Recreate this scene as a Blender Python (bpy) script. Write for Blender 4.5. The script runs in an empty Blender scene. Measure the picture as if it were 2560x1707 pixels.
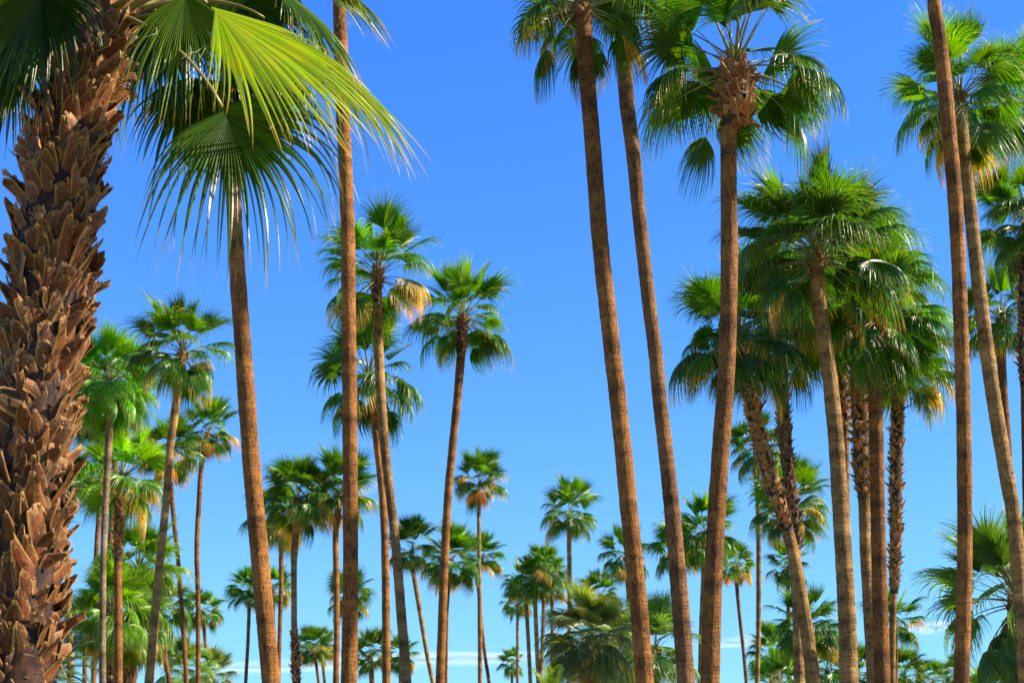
import bpy, math, random
from mathutils import Vector, Matrix, noise

sc = bpy.context.scene
COL = sc.collection
R = math.radians
PI = math.pi

# ------------------------------------------------------------------ camera
PH_W, PH_H, FPX, HORIZON = 2560.0, 1707.0, 3600.0, 1900.0   # photograph pixels
PITCH = math.atan((HORIZON - PH_H / 2) / FPX)
EYE = Vector((0, 0, 1.6))
cam_d = bpy.data.cameras.new('camera')
cam = bpy.data.objects.new('camera', cam_d)
COL.objects.link(cam)
cam.location = EYE
cam.rotation_euler = (PI / 2 + PITCH, 0, 0)
cam_d.sensor_width = 36.0
cam_d.lens = 36.0 * FPX / PH_W
cam_d.clip_start = 0.1
cam_d.clip_end = 60000
cam_d.dof.use_dof = True
cam_d.dof.focus_distance = 17.0
cam_d.dof.aperture_fstop = 4.0
sc.camera = cam

# ------------------------------------------------------------------ light
SUN_EL, SUN_ROT = R(37), R(91)          # from the right, square to the view
w = bpy.data.worlds.new('World')
sc.world = w
w.use_nodes = True
nt = w.node_tree
bg = nt.nodes['Background']
sky = nt.nodes.new('ShaderNodeTexSky')
sky.sky_type = 'NISHITA'
sky.sun_disc = False
sky.sun_elevation = SUN_EL
sky.sun_rotation = SUN_ROT
sky.altitude = 300
sky.air_density = 1.0
sky.dust_density = 0.0
sky.ozone_density = 3.5
hs = nt.nodes.new('ShaderNodeHueSaturation')
hs.inputs['Saturation'].default_value = 1.25
hs.inputs['Value'].default_value = 1.0
nt.links.new(sky.outputs[0], hs.inputs['Color'])
SKY_S, EXPO = 0.084, 1.1
kx = SKY_S * 2 ** EXPO
def vmath(op, a, b):
    n = nt.nodes.new('ShaderNodeVectorMath')
    n.operation = op
    for i, x in enumerate((a, b)):
        if isinstance(x, tuple):
            n.inputs[i].default_value = x
        else:
            nt.links.new(x, n.inputs[i])
    return n.outputs[0]
# one tone curve for the whole sky, x*g/(1+k*x) per channel: a deep, polarised desert blue
xx = vmath('MULTIPLY', hs.outputs[0], (kx, kx, kx))
num = vmath('MULTIPLY', xx, (1.131 / kx, 1.40 / kx, 4.82 / kx))
den = vmath('ADD', vmath('MULTIPLY', xx, (1.96, 0.75, 3.0)), (1.0, 1.0, 1.0))
nt.links.new(vmath('DIVIDE', num, den), bg.inputs[0])
bg.inputs[1].default_value = SKY_S
sd = bpy.data.lights.new('sun', 'SUN')
sd.energy = 5.0
sd.angle = R(0.53)
sd.color = (1.0, 0.93, 0.82)
sun = bpy.data.objects.new('sun', sd)
COL.objects.link(sun)
sdir = Vector((math.sin(SUN_ROT) * math.cos(SUN_EL), math.cos(SUN_ROT) * math.cos(SUN_EL), math.sin(SUN_EL)))
sun.rotation_euler = (-sdir).to_track_quat('-Z', 'Y').to_euler()
vs = sc.view_settings
vs.view_transform = 'Standard'
vs.look = 'None'
vs.exposure = EXPO
vs.gamma = 1.0
vs.use_curve_mapping = False

# ------------------------------------------------------------------ helpers
FWD = Vector((0, math.cos(PITCH), math.sin(PITCH)))
UPV = Vector((0, -math.sin(PITCH), math.cos(PITCH)))

def ray(px, py):
    return FWD + Vector((1, 0, 0)) * ((px - PH_W / 2) / FPX) + UPV * ((PH_H / 2 - py) / FPX)

def at_depth(px, py, d):              # d metres along the viewing axis
    return EYE + ray(px, py) * d

def at_y(px, py, y):                  # on the upright plane y metres ahead
    r = ray(px, py)
    return EYE + r * (y / r.y)

def mesh_of(name, verts, faces, mats, mat_idx=None, attrs=None, smooth=True):
    me = bpy.data.meshes.new(name)
    me.from_pydata([tuple(v) for v in verts], [], faces)
    for m in mats:
        me.materials.append(m)
    if mat_idx:
        me.polygons.foreach_set('material_index', mat_idx)
    if attrs:
        for k, vals in attrs.items():
            a = me.attributes.new(k, 'FLOAT', 'POINT')
            a.data.foreach_set('value', vals)
    if smooth:
        me.polygons.foreach_set('use_smooth', [True] * len(me.polygons))
    me.update()
    return me

def obj(name, data, parent=None, mtx=None, color=None):
    o = bpy.data.objects.new(name, data)
    COL.objects.link(o)
    if parent is not None:
        o.parent = parent
    if mtx is not None:
        o.matrix_basis = mtx
    if color:
        o.color = color
    return o

# ------------------------------------------------------------------ materials
def new_mat(name):
    m = bpy.data.materials.new(name)
    m.use_nodes = True
    t = m.node_tree
    t.nodes.clear()
    out = t.nodes.new('ShaderNodeOutputMaterial')
    return m, t, out

def N(t, kind, **kw):
    n = t.nodes.new(kind)
    for k, v in kw.items():
        if k.startswith('i_'):
            n.inputs[k[2:].replace('_', ' ')].default_value = v
        else:
            setattr(n, k, v)
    return n

def mixrgb(t, blend, fac, a, b):
    n = t.nodes.new('ShaderNodeMix')
    n.data_type = 'RGBA'
    n.blend_type = blend
    for sock, v in ((n.inputs[0], fac), (n.inputs[6], a), (n.inputs[7], b)):
        if hasattr(v, 'is_linked') or hasattr(v, 'links'):
            t.links.new(v, sock)
        elif isinstance(v, (int, float)):
            sock.default_value = v
        else:
            sock.default_value = (*v, 1)
    return n.outputs[2]

def maprange(t, v, a, b, c=0.0, d=1.0):
    n = t.nodes.new('ShaderNodeMapRange')
    t.links.new(v, n.inputs[0])
    for i, x in enumerate((a, b, c, d)):
        if hasattr(x, 'links'):
            t.links.new(x, n.inputs[i + 1])
        else:
            n.inputs[i + 1].default_value = x
    return n.outputs[0]

def math_n(t, op, a, b=None):
    n = t.nodes.new('ShaderNodeMath')
    n.operation = op
    for i, x in enumerate((a, b)):
        if x is None:
            continue
        if hasattr(x, 'links'):
            t.links.new(x, n.inputs[i])
        else:
            n.inputs[i].default_value = x
    return n.outputs[0]

def make_leaf():
    m, t, out = new_mat('palm_leaf')
    oi = N(t, 'ShaderNodeObjectInfo')
    au = N(t, 'ShaderNodeAttribute', attribute_name='along')
    ar = N(t, 'ShaderNodeAttribute', attribute_name='seg')
    tc = N(t, 'ShaderNodeTexCoord')
    nz = N(t, 'ShaderNodeTexNoise', i_Scale=5.0, i_Detail=3.0)
    t.links.new(tc.outputs['Object'], nz.inputs['Vector'])
    vary = maprange(t, ar.outputs['Fac'], 0, 1, 0.55, 1.4)
    vary2 = maprange(t, oi.outputs['Random'], 0, 1, 0.8, 1.15)
    g = mixrgb(t, 'MULTIPLY', 1.0, oi.outputs['Color'], (1, 1, 1))
    hv = N(t, 'ShaderNodeHueSaturation')
    t.links.new(g, hv.inputs['Color'])
    t.links.new(math_n(t, 'MULTIPLY', vary, vary2), hv.inputs['Value'])
    t.links.new(maprange(t, nz.outputs['Fac'], 0.3, 0.7, 0.485, 0.512), hv.inputs['Hue'])
    base = hv.outputs[0]
    # yellowing that starts at the tips; how far it has come is the frond's own age (object alpha)
    thr = math_n(t, 'SUBTRACT', 1.03, math_n(t, 'MULTIPLY', oi.outputs['Alpha'], 1.05))
    uu = math_n(t, 'ADD', au.outputs['Fac'], maprange(t, ar.outputs['Fac'], 0, 1, -0.10, 0.10))
    uu = math_n(t, 'ADD', uu, maprange(t, nz.outputs['Fac'], 0.3, 0.7, -0.06, 0.06))
    dry = math_n(t, 'SUBTRACT', uu, thr)
    f1 = maprange(t, dry, -0.12, 0.12)
    f2 = maprange(t, dry, 0.12, 0.5)
    col = mixrgb(t, 'MIX', f1, base, (0.52, 0.36, 0.03))
    col = mixrgb(t, 'MIX', f2, col, (0.42, 0.25, 0.10))
    p = N(t, 'ShaderNodeBsdfPrincipled', i_Roughness=0.38)
    p.inputs['Specular IOR Level'].default_value = 0.55
    p.inputs['Specular Tint'].default_value = (1.0, 0.96, 0.74, 1)
    t.links.new(col, p.inputs['Base Color'])
    wv = N(t, 'ShaderNodeBump', i_Strength=0.15, i_Distance=0.01)
    nf = N(t, 'ShaderNodeTexNoise', i_Scale=60.0, i_Detail=1.0)
    t.links.new(tc.outputs['Object'], nf.inputs['Vector'])
    t.links.new(nf.outputs['Fac'], wv.inputs['Height'])
    t.links.new(wv.outputs[0], p.inputs['Normal'])
    tr = N(t, 'ShaderNodeBsdfTranslucent')
    tcol = mixrgb(t, 'MULTIPLY', 1.0, col, (3.4, 2.9, 0.6))
    t.links.new(tcol, tr.inputs['Color'])
    mx = N(t, 'ShaderNodeMixShader')
    mx.inputs[0].default_value = 0.36
    t.links.new(p.outputs[0], mx.inputs[1])
    t.links.new(tr.outputs[0], mx.inputs[2])
    t.links.new(mx.outputs[0], out.inputs[0])
    return m

def make_petiole():
    m, t, out = new_mat('leaf_stalk')
    oi = N(t, 'ShaderNodeObjectInfo')
    tc = N(t, 'ShaderNodeTexCoord')
    nz = N(t, 'ShaderNodeTexNoise', i_Scale=9.0, i_Detail=3.0)
    t.links.new(tc.outputs['Object'], nz.inputs['Vector'])
    c = mixrgb(t, 'MIX', maprange(t, nz.outputs['Fac'], 0.35, 0.75), oi.outputs['Color'], (0.30, 0.19, 0.05))
    p = N(t, 'ShaderNodeBsdfPrincipled', i_Roughness=0.4)
    t.links.new(c, p.inputs['Base Color'])
    t.links.new(p.outputs[0], out.inputs[0])
    return m

def make_thread():
    m, t, out = new_mat('leaf_thread')
    p = N(t, 'ShaderNodeBsdfPrincipled', i_Roughness=0.6)
    p.inputs['Base Color'].default_value = (0.55, 0.45, 0.28, 1)
    t.links.new(p.outputs[0], out.inputs[0])
    return m

def make_bark():
    m, t, out = new_mat('palm_bark')
    oi = N(t, 'ShaderNodeObjectInfo')
    tc = N(t, 'ShaderNodeTexCoord')
    def noise_at(sx, sy, sz, detail=4.0, rough=0.6, dist=0.0):
        mp = N(t, 'ShaderNodeMapping')
        mp.inputs['Scale'].default_value = (sx, sy, sz)
        t.links.new(tc.outputs['Object'], mp.inputs[0])
        loc = N(t, 'ShaderNodeCombineXYZ')
        t.links.new(math_n(t, 'MULTIPLY', oi.outputs['Random'], 40.0), loc.inputs[2])
        t.links.new(loc.outputs[0], mp.inputs['Location'])
        n = N(t, 'ShaderNodeTexNoise', i_Scale=1.0, i_Detail=detail, i_Roughness=rough, i_Distortion=dist)
        t.links.new(mp.outputs[0], n.inputs['Vector'])
        return n.outputs['Fac']
    rings = noise_at(2.4, 2.4, 34.0, 4.0, 0.65, 0.5)
    fiss = noise_at(26, 26, 6.0, 4.0, 0.65, 0.4)
    patch = noise_at(2.2, 2.2, 0.9, 4.0, 0.6, 0.6)
    band = noise_at(0.5, 0.5, 2.2, 2.0)
    fine = noise_at(60, 60, 22, 2.0)
    c = mixrgb(t, 'MULTIPLY', 1.0, oi.outputs['Color'], (1, 1, 1))
    grey = mixrgb(t, 'MIX', 0.72, c, (0.21, 0.135, 0.060))
    # object alpha = how weathered (grey) the bark is
    gm = maprange(t, math_n(t, 'ADD', patch, math_n(t, 'SUBTRACT', oi.outputs['Alpha'], 0.5)), 0.42, 0.62)
    c = mixrgb(t, 'MIX', gm, c, grey)
    c = mixrgb(t, 'MULTIPLY', 1.0, c, mixrgb(t, 'MIX', maprange(t, band, 0.35, 0.65), (0.45, 0.41, 0.37), (1.3, 1.25, 1.15)))
    blotch = noise_at(3.5, 3.5, 3.0, 5.0, 0.65, 1.0)  # random dark blotches mixed over the bark colour
    c = mixrgb(t, 'MIX', maprange(t, blotch, 0.56, 0.70, 0.0, 0.65), c, (0.055, 0.026, 0.012))
    c = mixrgb(t, 'MIX', maprange(t, rings, 0.50, 0.32, 0.0, 0.65), c, (0.07, 0.032, 0.014))
    c = mixrgb(t, 'MIX', maprange(t, fiss, 0.5, 0.3, 0.0, 0.9), c, (0.03, 0.015, 0.008))
    c = mixrgb(t, 'MIX', maprange(t, fiss, 0.54, 0.72, 0.0, 0.6), c, (0.46, 0.22, 0.06))
    p = N(t, 'ShaderNodeBsdfPrincipled', i_Roughness=0.85)
    p.inputs['Specular IOR Level'].default_value = 0.2
    t.links.new(c, p.inputs['Base Color'])
    h = math_n(t, 'ADD', math_n(t, 'MULTIPLY', rings, 0.8), math_n(t, 'ADD', math_n(t, 'MULTIPLY', fiss, 0.9), math_n(t, 'MULTIPLY', fine, 0.4)))
    b = N(t, 'ShaderNodeBump', i_Strength=0.9, i_Distance=0.05)
    t.links.new(h, b.inputs['Height'])
    t.links.new(b.outputs[0], p.inputs['Normal'])
    t.links.new(p.outputs[0], out.inputs[0])
    return m

def make_boot():
    m, t, out = new_mat('leaf_base_husk')
    oi = N(t, 'ShaderNodeObjectInfo')
    au = N(t, 'ShaderNodeAttribute', attribute_name='along')
    ed = N(t, 'ShaderNodeAttribute', attribute_name='seg')
    tc = N(t, 'ShaderNodeTexCoord')
    mp = N(t, 'ShaderNodeMapping')
    mp.inputs['Scale'].default_value = (30, 45, 5)
    t.links.new(tc.outputs['Object'], mp.inputs[0])
    nz = N(t, 'ShaderNodeTexNoise', i_Scale=1.0, i_Detail=4.0, i_Roughness=0.65)
    t.links.new(mp.outputs[0], nz.inputs['Vector'])
    n2 = N(t, 'ShaderNodeTexNoise', i_Scale=14.0, i_Detail=3.0)
    t.links.new(tc.outputs['Object'], n2.inputs['Vector'])
    hv = N(t, 'ShaderNodeHueSaturation')
    t.links.new(oi.outputs['Color'], hv.inputs['Color'])
    t.links.new(maprange(t, oi.outputs['Random'], 0, 1, 0.55, 1.35), hv.inputs['Value'])
    c = mixrgb(t, 'MIX', maprange(t, n2.outputs['Fac'], 0.42, 0.68), hv.outputs[0], (0.085, 0.036, 0.016))
    c = mixrgb(t, 'MULTIPLY', 1.0, c, mixrgb(t, 'MIX', nz.outputs['Fac'], (0.4, 0.36, 0.34), (1.5, 1.45, 1.35)))
    tip = math_n(t, 'ADD', au.outputs['Fac'], maprange(t, n2.outputs['Fac'], 0.3, 0.7, -0.2, 0.2))
    c = mixrgb(t, 'MIX', maprange(t, tip, 0.82, 1.05, 0.0, 0.7), c, (0.44, 0.24, 0.08))
    c = mixrgb(t, 'MIX', maprange(t, ed.outputs['Fac'], 0.7, 1.0, 0.0, 0.7), c, (0.46, 0.25, 0.075))  # pale torn rim, strengthened to paint golden sunlit edges
    p = N(t, 'ShaderNodeBsdfPrincipled', i_Roughness=0.62)
    p.inputs['Specular IOR Level'].default_value = 0.22
    t.links.new(c, p.inputs['Base Color'])
    b = N(t, 'ShaderNodeBump', i_Strength=0.5, i_Distance=0.01)
    t.links.new(nz.outputs['Fac'], b.inputs['Height'])
    t.links.new(b.outputs[0], p.inputs['Normal'])
    t.links.new(p.outputs[0], out.inputs[0])
    return m

def make_ground():
    m, t, out = new_mat('dry_lawn')
    tc = N(t, 'ShaderNodeTexCoord')
    n1 = N(t, 'ShaderNodeTexNoise', i_Scale=0.15, i_Detail=5.0)
    n2 = N(t, 'ShaderNodeTexNoise', i_Scale=9.0, i_Detail=5.0)
    for n in (n1, n2):
        t.links.new(tc.outputs['Object'], n.inputs['Vector'])
    c = mixrgb(t, 'MIX', maprange(t, n1.outputs['Fac'], 0.42, 0.58), (0.07, 0.10, 0.03), (0.30, 0.23, 0.14))
    c = mixrgb(t, 'MULTIPLY', 1.0, c, mixrgb(t, 'MIX', n2.outputs['Fac'], (0.6, 0.6, 0.6), (1.4, 1.4, 1.4)))
    p = N(t, 'ShaderNodeBsdfPrincipled', i_Roughness=0.95)
    t.links.new(c, p.inputs['Base Color'])
    t.links.new(p.outputs[0], out.inputs[0])
    return m

def make_cloud():
    m, t, out = new_mat('thin_cloud')
    tc = N(t, 'ShaderNodeTexCoord')
    mp = N(t, 'ShaderNodeMapping')
    mp.inputs['Scale'].default_value = (0.0022, 0.004, 0.012)
    t.links.new(tc.outputs['Object'], mp.inputs[0])
    nz = N(t, 'ShaderNodeTexNoise', i_Scale=1.0, i_Detail=5.0, i_Roughness=0.6)
    t.links.new(mp.outputs[0], nz.inputs['Vector'])
    lw = N(t, 'ShaderNodeLayerWeight', i_Blend=0.5)
    core = math_n(t, 'POWER', math_n(t, 'SUBTRACT', 1.0, lw.outputs['Facing']), 1.6)
    a = math_n(t, 'MULTIPLY', core, maprange(t, nz.outputs['Fac'], 0.3, 0.68, 0.08, 0.32))
    up = N(t, 'ShaderNodeCombineXYZ')
    up.inputs[2].default_value = 1.0
    df = N(t, 'ShaderNodeBsdfDiffuse')
    t.links.new(up.outputs[0], df.inputs['Normal'])
    df.inputs['Color'].default_value = (0.85, 0.87, 0.9, 1)
    tl = N(t, 'ShaderNodeBsdfTranslucent')
    tl.inputs['Color'].default_value = (0.85, 0.87, 0.9, 1)
    t.links.new(up.outputs[0], tl.inputs['Normal'])
    ms = N(t, 'ShaderNodeAddShader')
    t.links.new(df.outputs[0], ms.inputs[0])
    t.links.new(tl.outputs[0], ms.inputs[1])
    tp = N(t, 'ShaderNodeBsdfTransparent')
    mx = N(t, 'ShaderNodeMixShader')
    t.links.new(a, mx.inputs[0])
    t.links.new(tp.outputs[0], mx.inputs[1])
    t.links.new(ms.outputs[0], mx.inputs[2])
    t.links.new(mx.outputs[0], out.inputs[0])
    return m

M_LEAF, M_PET, M_THREAD = make_leaf(), make_petiole(), make_thread()
M_BARK, M_BOOT, M_GROUND, M_CLOUD = make_bark(), make_boot(), make_ground(), make_cloud()

# ------------------------------------------------------------------ ground
gv, gf = [], []
rings_g = [0, 6, 14, 30, 60, 120, 300, 900, 3000, 12000]
gv.append((0, 0, 0))
for r in rings_g[1:]:
    for k in range(48):
        a = 2 * PI * k / 48
        gv.append((r * math.cos(a), r * math.sin(a), 0))
for k in range(48):
    gf.append((0, 1 + k, 1 + (k + 1) % 48))
for i in range(len(rings_g) - 2):
    for k in range(48):
        a = 1 + i * 48
        gf.append((a + k, a + 48 + k, a + 48 + (k + 1) % 48, a + (k + 1) % 48))
g = obj('ground', mesh_of('ground', gv, gf, [M_GROUND]))
g['kind'] = 'structure'

# ------------------------------------------------------------------ fan leaf
DOWN = Vector((0, 0, -1))

class Buf:
    def __init__(self):
        self.v, self.f, self.m, self.a, self.s = [], [], [], [], []

def fan_blade(B, rng, origin, t, s, L, nseg, nl, half, split, droop, bend=0.3, cup=0.1, fold=0.45,
              off=0.0, ragged=0.5, threads=False):
    """A costapalmate blade: pleated fan, joined to `split`, free drooping tips beyond."""
    t = t.normalized()
    n = t.cross(s).normalized()
    s = n.cross(t).normalized()
    dphi = 2 * half / nseg
    for i in range(nseg):
        f = (i + 0.5) / nseg * 2 - 1
        phi = f * half + off
        d = t * math.cos(phi) + s * math.sin(phi) + n * cup * abs(math.sin(phi))
        d.normalize()
        lat = -t * math.sin(phi) + s * math.cos(phi)
        Li = L * (0.80 + 0.20 * math.cos(phi * 0.8)) * (1 - 0.22 * max(0, abs(f) - 0.75) / 0.25) * (1 + rng.uniform(-0.09, 0.05))
        sp = split * (1 + 0.14 * math.sin(i * 1.7) * ragged + rng.uniform(-0.08, 0.08))
        dr = droop * (1 + rng.uniform(-0.35, 0.45) * ragged)
        side = rng.uniform(-0.55, 0.55) * ragged
        if rng.random() < 0.08 * ragged:
            dr *= 1.9
        p = origin + t * (0.10 * L * max(0, math.cos(phi)))
        wmax = sp * Li * math.tan(dphi / 2) * 1.04
        tw = rng.uniform(-1.3, 1.3)
        sr = rng.random()
        k0 = len(B.v)
        du = 1.0 / nl
        for j in range(nl + 1):
            u = j * du
            l2 = (lat - d * lat.dot(d)).normalized()
            m = d.cross(l2)
            if m.dot(n) < 0 and u < sp:
                m = -m
            if u > sp:
                a = tw * (u - sp) / (1 - sp)
                l2, m = l2 * math.cos(a) + m * math.sin(a), m * math.cos(a) - l2 * math.sin(a)
            if u <= sp:
                wd = wmax * (u / sp) + 0.004 * L
                fo = fold * wd
            else:
                v = (u - sp) / (1 - sp)
                wd = wmax * (1 - v) ** 0.9 * (1 - 0.15 * min(1, v * 4))
                fo = fold * wd * (1 - 0.5 * v)
            B.v += [p - l2 * wd - m * fo * 0.5, p + m * fo * 0.5, p + l2 * wd - m * fo * 0.5]
            B.a += [u, u, u]
            B.s += [sr * 0.8 + 0.1, sr * 0.8 + 0.2, sr * 0.8]
            x = math.sqrt(max(0.0, u - sp * 0.62)) * 0.9
            d = d + DOWN * (bend * du + dr * x * du * 2.2) + l2 * (side * x * du * 1.6)
            d.normalize()
            p = p + d * Li * du
        for j in range(nl):
            a = k0 + j * 3
            B.f += [(a, a + 1, a + 4, a + 3), (a + 1, a + 2, a + 5, a + 4)]
            B.m += [0, 0]
        if threads and rng.random() < 0.2:
            q = Vector(B.v[k0 + int(nl * sp) * 3 + 2])
            td = (d * 0.3 + DOWN + Vector((rng.uniform(-.6, .6), rng.uniform(-.6, .6), 0))).normalized()
            k1 = len(B.v)
            tl = rng.uniform(0.1, 0.3) * L
            lat2 = td.orthogonal().normalized() * 0.0013
            for j in range(5):
                B.v += [q - lat2, q + lat2]
                B.a += [1, 1]
                B.s += [0.5, 0.5]
                td = (td + DOWN * 0.35 + Vector((rng.uniform(-.7, .7), rng.uniform(-.7, .7), rng.uniform(-.2, .5)))).normalized()
                q = q + td * tl / 4
            for j in range(4):
                a = k1 + 2 * j
                B.f.append((a, a + 1, a + 3, a + 2))
                B.m.append(1)

def tube(pts, widths, thick, sides=6, up=Vector((0, 0, 1))):
    v, f = [], []
    for i, p in enumerate(pts):
        d = (pts[min(i + 1, len(pts) - 1)] - pts[max(i - 1, 0)]).normalized()
        l = d.cross(up)
        if l.length < 1e-3:
            l = Vector((0, 1, 0))
        l.normalize()
        m = l.cross(d)
        for k in range(sides):
            a = 2 * PI * k / sides
            v.append(p + l * math.cos(a) * widths[i] + m * math.sin(a) * widths[i] * thick)
    for i in range(len(pts) - 1):
        for k in range(sides):
            a, b = i * sides + k, i * sides + (k + 1) % sides
            f.append((a, b, b + sides, a + sides))
    f.append(tuple(range(sides - 1, -1, -1)))
    f.append(tuple(range((len(pts) - 1) * sides, len(pts) * sides)))
    return v, f

# inclination from upright -> (petiole, blade, half spread, split, droop, bend, cup, petiole sag)
CLASSES = [
    (3,   0.65, 0.85, 7,   0.75, 0.02, 0.0,  0.1, 0.02),
    (12,  1.00, 1.08, 42,  0.56, 0.10, 0.02, 0.45, 0.03),
    (28,  1.06, 1.18, 70,  0.48, 0.70, 0.08, 0.28, 0.08),
    (46,  1.02, 1.24, 90,  0.43, 1.6,  0.22, 0.15, 0.18),
    (64,  1.00, 1.28, 100, 0.39, 3.1,  0.45, 0.05, 0.32),
    (84,  0.98, 1.28, 106, 0.36, 4.8,  0.70, 0.0, 0.42),
    (104, 0.96, 1.25, 104, 0.35, 6.2,  0.85, 0.0, 0.45),
    (124, 0.92, 1.20, 90,  0.35, 5.6,  0.85, 0.0, 0.40),
    (152, 0.80, 1.10, 60,  0.36, 4.5,  0.8, -0.1, 0.3),
]

def build_class(ci, var, hi):
    th, lp, lb, half, split, droop, bend, cup, sag = CLASSES[ci]
    rng = random.Random(ci * 100 + var * 7 + 3)
    th = R(th)
    d = Vector((math.sin(th), rng.uniform(-.05, .05), math.cos(th))).normalized()
    pts = [Vector((0, 0, 0))]
    np_ = 7
    for i in range(np_):
        d = (d + DOWN * sag * 1.2 / np_ * (0.4 + 1.2 * i / np_)).normalized()
        pts.append(pts[-1] + d * lp / np_)
    wd = [0.032 - 0.019 * min(1, i / np_ * 1.3) for i in range(np_ + 1)]
    pv, pf = tube(pts, wd, 0.55, 6)
    pm = mesh_of('petiole', pv, pf, [M_PET])
    B = Buf()
    roll = rng.uniform(-0.35, 0.35)
    s = Vector((0, 1, 0))
    n = d.cross(s).normalized()
    s = (s - d * s.dot(d)).normalized()
    s = s * math.cos(roll) + n * math.sin(roll)
    nseg = (48 if hi else 34) if half > 20 else 8
    fan_blade(B, rng, pts[-1], d, s, lb, nseg, 11 if hi else 8, R(half) * rng.uniform(0.92, 1.06), split, droop,
              bend, cup, 1.0, rng.uniform(-.12, .12), 1.0)
    bm_ = mesh_of('frond', B.v, B.f, [M_LEAF, M_THREAD], B.m, {'along': B.a, 'seg': B.s}, smooth=False)
    return bm_, pm

NV = 4
FR = {}
def frond_data(ci, var, hi):
    k = (ci, var, hi)
    if k not in FR:
        FR[k] = build_class(ci, var, hi)
    return FR[k]

# ------------------------------------------------------------------ feather (date palm) leaf
def build_feather(var, th, L):
    rng = random.Random(900 + var)
    d = Vector((math.sin(th), 0, math.cos(th)))
    nP = 16
    pts, ds = [Vector((0, 0, 0))], [d.copy()]
    for i in range(nP):
        d = (d + DOWN * (0.55 + 0.5 * th) / nP * (0.3 + 1.6 * i / nP)).normalized()
        pts.append(pts[-1] + d * L / nP)
        ds.append(d.copy())
    pv, pf = tube(pts, [0.035 * (1 - 0.85 * i / nP) for i in range(nP + 1)], 0.7, 5)
    pm = mesh_of('midrib', pv, pf, [M_PET])
    B = Buf()
    S = Vector((0, 1, 0))
    for i in range(60):
        x = 0.14 + 0.86 * i / 60
        k = min(int(x * nP), nP - 1)
        p = pts[k].lerp(pts[k + 1], x * nP - k)
        dd = ds[k]
        nn = dd.cross(S).normalized()
        ln = L * 0.24 * math.sin(PI * min(1, 0.15 + 0.85 * x)) ** 0.6 * rng.uniform(.85, 1.1) + 0.05
        for sg in (-1, 1):
            q = (S * sg * 0.8 + dd * (0.55 + 0.3 * x) + nn * rng.uniform(0.1, 0.5)).normalized()
            wv = dd.cross(q).cross(q).normalized() * 0.019
            k0 = len(B.v)
            pp = p.copy()
            sr = rng.random()
            for j in range(5):
                u = j / 4
                ww = wv * (1 - u) ** 0.7
                B.v += [pp - ww, pp + ww]
                B.a += [u * .9, u * .9]
                B.s += [sr, sr]
                q = (q + DOWN * 0.12).normalized()
                pp = pp + q * ln / 4
            for j in range(4):
                a = k0 + 2 * j
                B.f.append((a, a + 1, a + 3, a + 2))
                B.m.append(0)
    return mesh_of('frond', B.v, B.f, [M_LEAF], B.m, {'along': B.a, 'seg': B.s}, smooth=False), pm

# ------------------------------------------------------------------ cut leaf bases ("boots")
def build_boot(var, fine):
    rng = random.Random(300 + var)
    nr, nc = (6, 5) if fine else (4, 4)
    ln = 1.0 * rng.uniform(0.8, 1.2)
    al0 = R(rng.uniform(4, 20))
    curl = R(rng.uniform(-22, 42))
    wb, wt = 0.32 * rng.uniform(.8, 1.25), 0.085 * rng.uniform(.5, 1.8)
    skew = rng.uniform(-.22, .22)
    v, a_, e_ = [], [], []
    x, z = 0.0, 0.0
    for j in range(nr):
        u = j / (nr - 1)
        al = al0 + curl * u
        if j:
            x += math.sin(al) * ln / (nr - 1)
            z += math.cos(al) * ln / (nr - 1)
        hw = wb * (1 - u) + wt * u
        hw *= 1 + 0.12 * math.sin(u * 5 + var)
        ring = []
        for k in range(nc):
            c = k / (nc - 1) * 2 - 1
            conc = -0.34 * hw * c * c * (1.2 - 0.7 * u)
            jag = rng.uniform(-0.11, 0.07) * (1 if j == nr - 1 else 0.15)
            ring.append((Vector((x + conc, c * hw + skew * u, z + jag)), abs(c)))
        th = 0.045 + 0.05 * (1 - u)
        for p, e in ring:
            v.append(p); a_.append(u); e_.append(e)
        for p, e in reversed(ring):
            q = p.copy(); q.x -= th * (1 - 0.6 * e)
            v.append(q); a_.append(u); e_.append(e)
    n = nc * 2
    f = []
    for j in range(nr - 1):
        for k in range(n):
            a, b = j * n + k, j * n + (k + 1) % n
            f.append((a, b, b + n, a + n))
    f.append(tuple(range((nr - 1) * n, nr * n)))
    return v, f, a_, e_

BOOT_RAW = {}
BOOT_ME = {}
def boot_data(var, fine):
    k = (var, fine)
    if k not in BOOT_RAW:
        r = build_boot(var, fine)
        BOOT_RAW[k] = r
        BOOT_ME[k] = mesh_of('leaf_base', r[0], r[1], [M_BOOT], None, {'along': r[2], 'seg': r[3]}, smooth=False)
    return BOOT_RAW[k], BOOT_ME[k]

# ------------------------------------------------------------------ trunk
def catmull(P, x):
    n = len(P) - 1
    i = max(0, min(n - 1, int(x)))
    f = x - i
    g = lambda k: P[max(0, min(n, k))]
    a, b, c, d = g(i - 1), g(i), g(i + 1), g(i + 2)
    return [0.5 * ((2 * b[k]) + (c[k] - a[k]) * f + (2 * a[k] - 5 * b[k] + 4 * c[k] - d[k]) * f * f + (3 * b[k] - a[k] - 3 * c[k] + d[k]) * f ** 3) for k in range(4)]

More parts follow.
